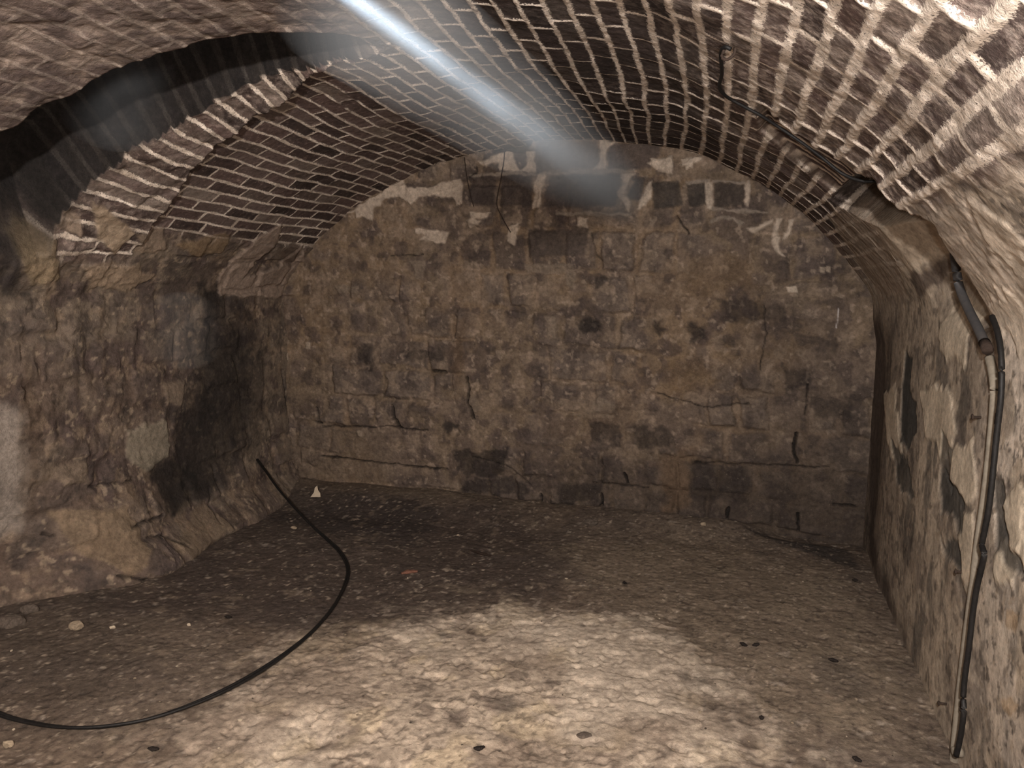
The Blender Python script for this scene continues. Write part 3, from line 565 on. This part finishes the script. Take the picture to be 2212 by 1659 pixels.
# ------------------------------------------------------------------ the cable on the floor
cp = [(555, 993, .30), (575, 1020, .25), (602, 1058, .20), (640, 1102, .145), (675, 1138, .095), (705, 1165, .055), (733, 1192, .030), (750, 1222, .022), (750, 1250, .020), (728, 1300, .020), (690, 1350, .022), (640, 1396, .026), (560, 1452, .030),
      (460, 1505, .030), (340, 1550, .026), (240, 1570, .022), (150, 1574, .020), (70, 1564, .020), (0, 1545, .020), (-90, 1505, .02), (-180, 1440, .02)]
base = []
for i, (x, y, z) in enumerate(cp):
    P0 = onZ(x, y, z)
    if i == 0: P0 = onX(x, y, -3.04)
    base.append(P0)
# keep it on top of the uneven ground
b2 = []
for i, p in enumerate(base):
    if i >= 7: p = onZ(cp[i][0], cp[i][1], max(floor_z(p[0], p[1])+.012, -.02))
    b2.append(p)
path = catmull(b2, 12); r0 = empty('cable', tuple(b2[7]))
tag(r0, 'long black cable looping across the dirt floor from the left wall', 'cable')
for sgn in (-1, 1):
    pt = []
    for i, p in enumerate(path):
        t = path[min(i+1, len(path)-1)]-path[max(i-1, 0)]; s_ = np.cross(t, [0, 0, 1]); s_ /= np.linalg.norm(s_)
        u = i/len(path); sep = .0052+.0035*math.sin(u*23)*(u > .4); tw = math.sin(u*14+.6)
        pt.append(p+s_*sgn*sep*(.35+.65*abs(math.cos(u*9)))+np.array([0, 0, sgn*.002*tw+.004]))
    v, f = tube(pt, .0054, 8); mesh_obj('strand', v, f, M_BLACK, r0)

# ------------------------------------------------------------------ cable, conduit and pipe on the right
def onSec(x, y, off=0.0):
    s, Y = hit(x, y); X = np.interp(s, fs, fx2); Z = np.interp(s, fs, fz2); nx = np.interp(s, fs, -tz); nz = np.interp(s, fs, tx)
    return np.array([X-nx*off, Y, Z-nz*off])
pts = [onSec(*p, .012) for p in ((1584, 96), (1570, 92), (1562, 108), (1564, 150), (1558, 180), (1572, 200), (1610, 222), (1650, 243), (1690, 268), (1735, 300), (1780, 333), (1830, 370))]+[onSec(1868, 402, -.02), onSec(1890, 425, -.10), onSec(1905, 436, -.18)]
v, f = tube(catmull(pts, 8), .0055, 8); o = mesh_obj('cable', v, f, M_BLACK)
tag(o, 'thin dark cable strung along the brick vault into the hollow at the right', 'cable')
hk = empty('hook', tuple(onSec(1572, 95, 0))); tag(hk, 'small rusty iron hook driven into the brick vault above the hollow', 'hook')
a = onSec(1572, 95, -.01); b = onSec(1572, 95, .03); v, f = tube(catmull([a, b, b+np.array([.012, 0, -.012]), b+np.array([.03, 0, 0]), b+np.array([.034, 0, .018])], 6), .004, 8); mesh_obj('shank', v, f, M_RUST, hk)
v, f = rock_verts(ICO2, .012, .012, .007, 4, .1); mesh_obj('plate', [np.array(q)+a for q in v], f, M_RUST, hk)

def onR(x, y, X): return onX(x, y, X)
cond = empty('conduit', tuple(onR(2135, 757, .70))); tag(cond, 'dark grey bent conduit hanging below the hollow on the right wall', 'pipe')
XR = .72
cpts = [onR(2052, 505, .66), onR(2060, 540, .655), onR(2066, 585, .66), onR(2074, 625, .67), (onR(2092, 668, .675)), onR(2114, 712, .675), onR(2132, 752, .675)]
v, f = tube(catmull(cpts, 8), .0135, 14); mesh_obj('sleeve', v, f, M_CONDUIT, cond)
v, f = tube([cpts[-1]+(cpts[-2]-cpts[-1])*.30, cpts[-1]+(cpts[-1]-cpts[-2])*.12], .0155, 14); mesh_obj('end_collar', v, f, M_RUST, cond)
wl_ = [onR(*p, .655) for p in ((2143, 684), (2150, 702), (2156, 722), (2162, 760), (2164, 810), (2162, 860), (2157, 905), (2152, 950), (2146, 1010), (2142, 1050), (2134, 1110), (2124, 1160), (2121, 1178), (2126, 1198), (2120, 1228), (2110, 1270), (2101, 1330), (2093, 1400), (2086, 1450), (2081, 1500), (2082, 1540), (2075, 1590), (2066, 1632))]
v, f = tube(catmull(wl_, 8), .0078, 10, .12); o = mesh_obj('cable', v, f, M_BLACK); tag(o, 'black cable clipped vertically down the limewashed right wall', 'cable')
pp = [onR(*p, .69) for p in ((2137, 772), (2144, 800), (2149, 840), (2147, 890), (2142, 950), (2136, 1010), (2126, 1090), (2113, 1180), (2104, 1260), (2093, 1340), (2083, 1420), (2074, 1500), (2064, 1600), (2060, 1650))]
pe = empty('pipe', tuple(pp[-1])); tag(pe, 'limewashed pipe running down the right wall beside the black cable', 'pipe')
v, f = tube(catmull(pp, 8), .0125, 14, .05); mesh_obj('tube', v, f, M_PIPE, pe)
v, f = rock_verts(ICO3, .019, .019, .019, 9, .1); q = onR(2068, 1625, .678); mesh_obj('end_cap', [np.array(t)+q for t in v], f, M_PIPE, pe)
for i, (x, y, lb) in enumerate(((2155, 905, 'rusty cable clip at chest height on the right wall'), (2117, 1240, 'round cable clip at knee height on the right wall'), (2079, 1525, 'lowest cable clip near the floor on the right wall'))):
    c0 = onR(x, y, .672); cl = empty('cable_clip', tuple(c0)); tag(cl, lb, 'clip', 'clips holding the cable on the right wall')
    ring_ = [c0+np.array([-.003+.004*math.cos(a_), .014*math.cos(a_), .013*math.sin(a_)]) for a_ in np.linspace(0, 2*math.pi, 16)]
    v, f = tube(ring_, .0045, 8); mesh_obj('band', v, f, M_RUST, cl)
    n0 = onR(x-26, y-3, .712); v, f = tube([n0, n0+np.array([-.035, 0, 0])], .004, 8)
    v2, f2 = rock_verts(ICO2, .004, .010, .010, 3+i, .1); k0 = len(v); v = list(v)+[np.array(t)+n0+np.array([-.035, 0, 0]) for t in v2]; f = list(f)+[tuple(k0+z_ for z_ in t) for t in f2]
    mesh_obj('nail', v, f, M_RUST, cl)

# roots hanging on the end wall
for pts, lb in ((((1090, 318), (1088, 350), (1080, 395), (1073, 440), (1085, 470), (1103, 502)), 'longer thin dark root hanging down the end wall from the crown gap'), (((1003, 340), (1008, 380), (1016, 420), (1023, 446)), 'shorter thin root hanging down the end wall left of the longer one')):
    v, f = tube(catmull([onY(x, y, YB-.055) for x, y in pts], 6), .0028, 6, .3); o = mesh_obj('hanging_root', v, f, M_ROOT); tag(o, lb, 'root')
for x, y, l_ in ((1113, 500, 60),):
    pass

# ------------------------------------------------------------------ loose things on the floor
def rock(name, px, py, w_px, h_px, mat, label, cat, seed, flat=.6, base=ICO3, group=None, rz=None):
    P0 = onZ(px, py, 0); dist = (P0-CAM)@F_; m = dist/F_PX; sx = w_px*m/2; sz = h_px*m/2*1.05
    v, f = rock_verts(base, sx, sx*flat, sz, seed); o = mesh_obj(name, v, f, mat, smooth=False)
    z = floor_z(P0[0], P0[1]); P1_ = onZ(px, py, z); o.location = (P1_[0], P1_[1], floor_z(P1_[0], P1_[1])+sz*.45)
    o.rotation_euler = (0, 0, math.radians(YAW if rz is None else rz)); tag(o, label, cat, group); return o
rock('stone', 166, 1357, 34, 22, M_STONE, 'pale fist-sized stone lying on the floor near the left wall', 'stone', 1)
rock('stone', 243, 1357, 13, 9, M_LIME, 'small round pale pebble just right of the fist-sized stone', 'stone', 2)
rock('stone', 408, 1351, 10, 7, M_LIME, 'small pale pebble on bare dirt inside the cable loop', 'stone', 3)
rock('stone', 18, 1612, 24, 20, M_STONE, 'yellowish stone at the lower left in front of the cable', 'stone', 5)
rock('stone', 64, 1322, 40, 22, M_GREYSTONE, 'grey rubble stone at the foot of the left wall', 'stone', 6)
rock('stone', 26, 1352, 60, 34, M_GREYSTONE, 'largest dark rubble stone, by the pale plaster at the left', 'stone', 7)
rock('stone', 1275, 1122, 34, 16, M_GREYSTONE, 'dark greenish stone fallen at the foot of the end wall', 'stone', 8)
rock('stone', 1262, 1590, 34, 9, M_GREYSTONE, 'flat grey clod on the pale lime in the foreground', 'stone', 10, .7)
rock('stone', 462, 1137, 12, 6, M_LIME, 'pale chip at the foot of the sooty left wall', 'stone', 12)
rock('stone', 635, 1142, 14, 8, M_STONE, 'pinkish-grey crumb behind the raised stretch of cable', 'stone', 13)
rock('stone', 1520, 1128, 14, 8, M_STONE, 'pale crumb at the foot of the end wall right of centre', 'stone', 14)
# standing plaster flakes
def flake(px, py, w_px, h_px, label, seed, mat=M_LIME):
    P0 = onZ(px, py, 0); z = floor_z(P0[0], P0[1]); P0 = onZ(px, py, z); m = ((P0-CAM)@F_)/F_PX; a, h_ = w_px*m/2, h_px*m
    r_ = random.Random(seed); pr = [(-a, 0), (a, 0), (a*.9, h_*.35), (a*.45, h_*.6), (a*.25, h_), (-a*.2, h_*.8), (-a*.35, h_*.4)]; th = .012
    v = [np.array([x, -th/2+y_*.25, y_]) for x, y_ in pr]+[np.array([x*.92, th/2+y_*.25, y_*.95]) for x, y_ in pr]; n = len(pr)
    f = [tuple(range(n)), tuple(range(2*n-1, n-1, -1))]+[(i, i+n, (i+1) % n+n, (i+1) % n) for i in range(n)]
    o = mesh_obj('plaster_flake', v, f, mat, smooth=False); o.location = (P0[0], P0[1], z-.004); o.rotation_euler = (0, 0, math.radians(YAW)); tag(o, label, 'plaster flake')
flake(682, 1072, 22, 24, 'pointed pale plaster flake standing by the end wall at the left', 1)
flake(1836, 1168, 14, 20, 'small pale plaster flake standing in the far right corner', 2, M_STONE)
def lying(name, pts, rad, mat, label, cat, seg=7, squash=1.0):
    q = []
    for x, y in pts:
        P0 = onZ(x, y, 0); z = floor_z(P0[0], P0[1]); P0 = onZ(x, y, z); P0[2] = z+.006; q.append(P0)
    zm = max(p[2] for p in q); q = [np.array([p[0], p[1], (p[2]+zm)/2+.002]) for p in q]
    v, f = tube(catmull(q, 5), lambda t: rad*(.55+.9*math.sin(math.pi*min(max(t, .08), .92))), seg, .35, squash); o = mesh_obj(name, v, f, mat, smooth=False); tag(o, label, cat); return o
lying('twig', ((1017, 1193), (1038, 1198), (1060, 1204)), .006, M_TWIG, 'short dark twig lying on the dirt in mid floor', 'twig')
lying('brick_shard', ((867, 1243), (884, 1238), (902, 1238)), .011, M_BRICKCHIP, 'slim reddish brick shard lying right of the cable bend', 'shard', 6, .6)
for (a, b), lb in (((((1790, 1428), (1810, 1434))), 'largest black chip, on the floor near the right wall'), (((1599, 1393), (1613, 1399)), 'black splinter, left one of a close pair right of centre'), (((1626, 1398), (1640, 1395)), 'black splinter, right one of a close pair right of centre'),
                   (((1841, 1256), (1853, 1257)), 'small black splinter in the shade near the far right corner'), (((1640, 1553), (1650, 1556)), 'small black splinter on pale ground in the right foreground'), (((1023, 1621), (1046, 1622)), 'dark chip on the pale lime at the bottom of the picture'),
                   (((320, 1621), (343, 1624)), 'dark chip on the floor in front of the cable at the left'), (((486, 1335), (500, 1337)), 'dark splinter on bare dirt inside the cable loop'), (((1345, 1261), (1353, 1264)), 'small dark splinter on the floor in front of the end wall'), (((1841, 1640), (1860, 1650)), 'dark chip at the bottom of the picture beside the pipe end')):
    lying('chip', (a, ((a[0]+b[0])/2, (a[1]+b[1])/2), b), .0065, M_DARKCHIP, lb, 'chip', 6, .7)
# uncountable crumbs: counted ones the photo shows, shared look
protos = [rock_verts(ICO2, 1, .8, .62, 30+i)[0] for i in range(5)]; meshes = []
for mt in (M_LIME, M_STONE, M_GREYSTONE):
    for v in protos:
        me = bpy.data.meshes.new('crumb'); me.from_pydata([tuple(t) for t in v], [], ICO2[1]); me.update(); me.materials.append(mt); meshes.append(me)
rg = random.Random(21); cnt = 0
LB = (('tiny white lime crumb lying on the dirt floor', 'white lime crumbs strewn on the floor'), ('tiny buff stone crumb lying on the dirt floor', 'buff stone crumbs strewn on the floor'), ('tiny dark grey grit crumb lying on the dirt floor', 'dark grit crumbs strewn on the floor'))
while cnt < 130:
    px = rg.uniform(10, 2040); py = 1110+540*rg.random()**.75
    P0 = onZ(px, py, 0)
    if not (-2.95 < P0[0] < .60 and P0[1] < 4.45): continue
    if P0[0] < -2.7 and P0[1] > 2.6: continue
    cls = rg.choice((0, 1, 1, 1, 2)); me = meshes[cls*5+rg.randrange(5)]; o = bpy.data.objects.new('crumb', me); COL.objects.link(o)
    s_ = rg.choice((.003, .0035, .004, .005, .007)) if py > 1250 else rg.choice((.004, .005, .006, .008)); z = floor_z(P0[0], P0[1])
    o.location = (P0[0], P0[1], z+s_*.3); o.scale = (s_*rg.uniform(.8, 1.5), s_, s_*rg.uniform(.7, 1)); o.rotation_euler = (0, 0, rg.random()*6.28)
    tag(o, LB[cls][0], 'crumb', LB[cls][1]); cnt += 1

# ------------------------------------------------------------------ the shaft of light: drifting dust lit by a narrow cold beam
def dust_material(name, dens, soft, noise_amt, col=(.9, .95, 1, 1)):
    N = NT(name); pos = N.obj(); sp = N.add('ShaderNodeSeparateXYZ'); N.link(pos, sp.inputs[0])
    r2 = N.math('SQRT', N.math('ADD', N.math('MULTIPLY', sp.outputs[0], sp.outputs[0]), N.math('MULTIPLY', sp.outputs[1], sp.outputs[1])))
    fall = N.mapr(r2, 0, soft, 1, 0)
    fall = N.math('MULTIPLY', fall, N.mapr(N.math('ABSOLUTE', sp.outputs[2]), .55, 1.0, 1, 0)) if noise_amt < 0 else fall
    nz_ = N.mapr(N.noise(pos, 3.0 if noise_amt < 0 else 2.5, 2, .5), .3, .7, .5, 1.2)
    v = N.add('ShaderNodeVolumeScatter'); v.inputs['Color'].default_value = col; v.inputs['Anisotropy'].default_value = .0
    N.link(N.math('MULTIPLY', N.math('MULTIPLY', fall, nz_), dens), v.inputs['Density'])
    o = N.add('ShaderNodeOutputMaterial'); N.link(v.outputs[0], o.inputs['Volume']); return N.m
def along(A_, B_):
    d = Vector(B_)-Vector(A_); return d.to_track_quat('Z', 'Y')
d0 = ray(728, -30); A0 = CAM+d0*1.15; B0 = onY(1345, 425, YB-.06)
Lb = float(np.linalg.norm(B0-A0)); seg = 24; vv = []; ff = []
for t in (0, 1):
    for k in range(seg):
        rr = .12+.12*t; vv.append((rr*math.cos(2*math.pi*k/seg), rr*math.sin(2*math.pi*k/seg), t*Lb))
ff = [(k, (k+1) % seg, seg+(k+1) % seg, seg+k) for k in range(seg)]+[tuple(range(seg))[::-1], tuple(range(seg, 2*seg))]
sh = mesh_obj('light_shaft', vv, ff, dust_material('lit_dust', 1.2, .2, 1)); sh.location = A0; sh.rotation_euler = along(A0, B0).to_euler()
tag(sh, 'cold white shaft of light in drifting dust slanting from the top edge', 'light shaft', kind='stuff')
sl = bpy.data.lights.new('beam_lamp', 'SPOT'); sl.energy = 800; sl.color = (.72, .86, 1.0); sl.spot_size = math.radians(4.6); sl.spot_blend = 1.0; sl.shadow_soft_size = .012
so = bpy.data.objects.new('beam_lamp', sl); COL.objects.link(so); dirv = (B0-A0)/Lb; so.location = A0-dirv*.25; so.rotation_euler = (Vector(dirv).to_track_quat('-Z', 'Y')).to_euler()

# two thin wisps of dust, before the flue slot and before the left wall
for (x, y, dd_, rr_), lb in (((255, 205, 2.75, .20), 'faint grey wisp of dust in front of the dark flue slot'), ((395, 715, 3.1, .16), 'faint bluish wisp of dust before the middle of the left wall')):
    c_ = CAM+ray(x, y)*dd_; v, f = ICO3
    o = mesh_obj('dust_wisp', v, f, dust_material('wisp_dust', .9 if rr_ > .18 else .7, 1.0, 1)); o.location = c_; o.scale = (rr_*1.3, rr_*.8, rr_); tag(o, lb, 'dust', kind='stuff')
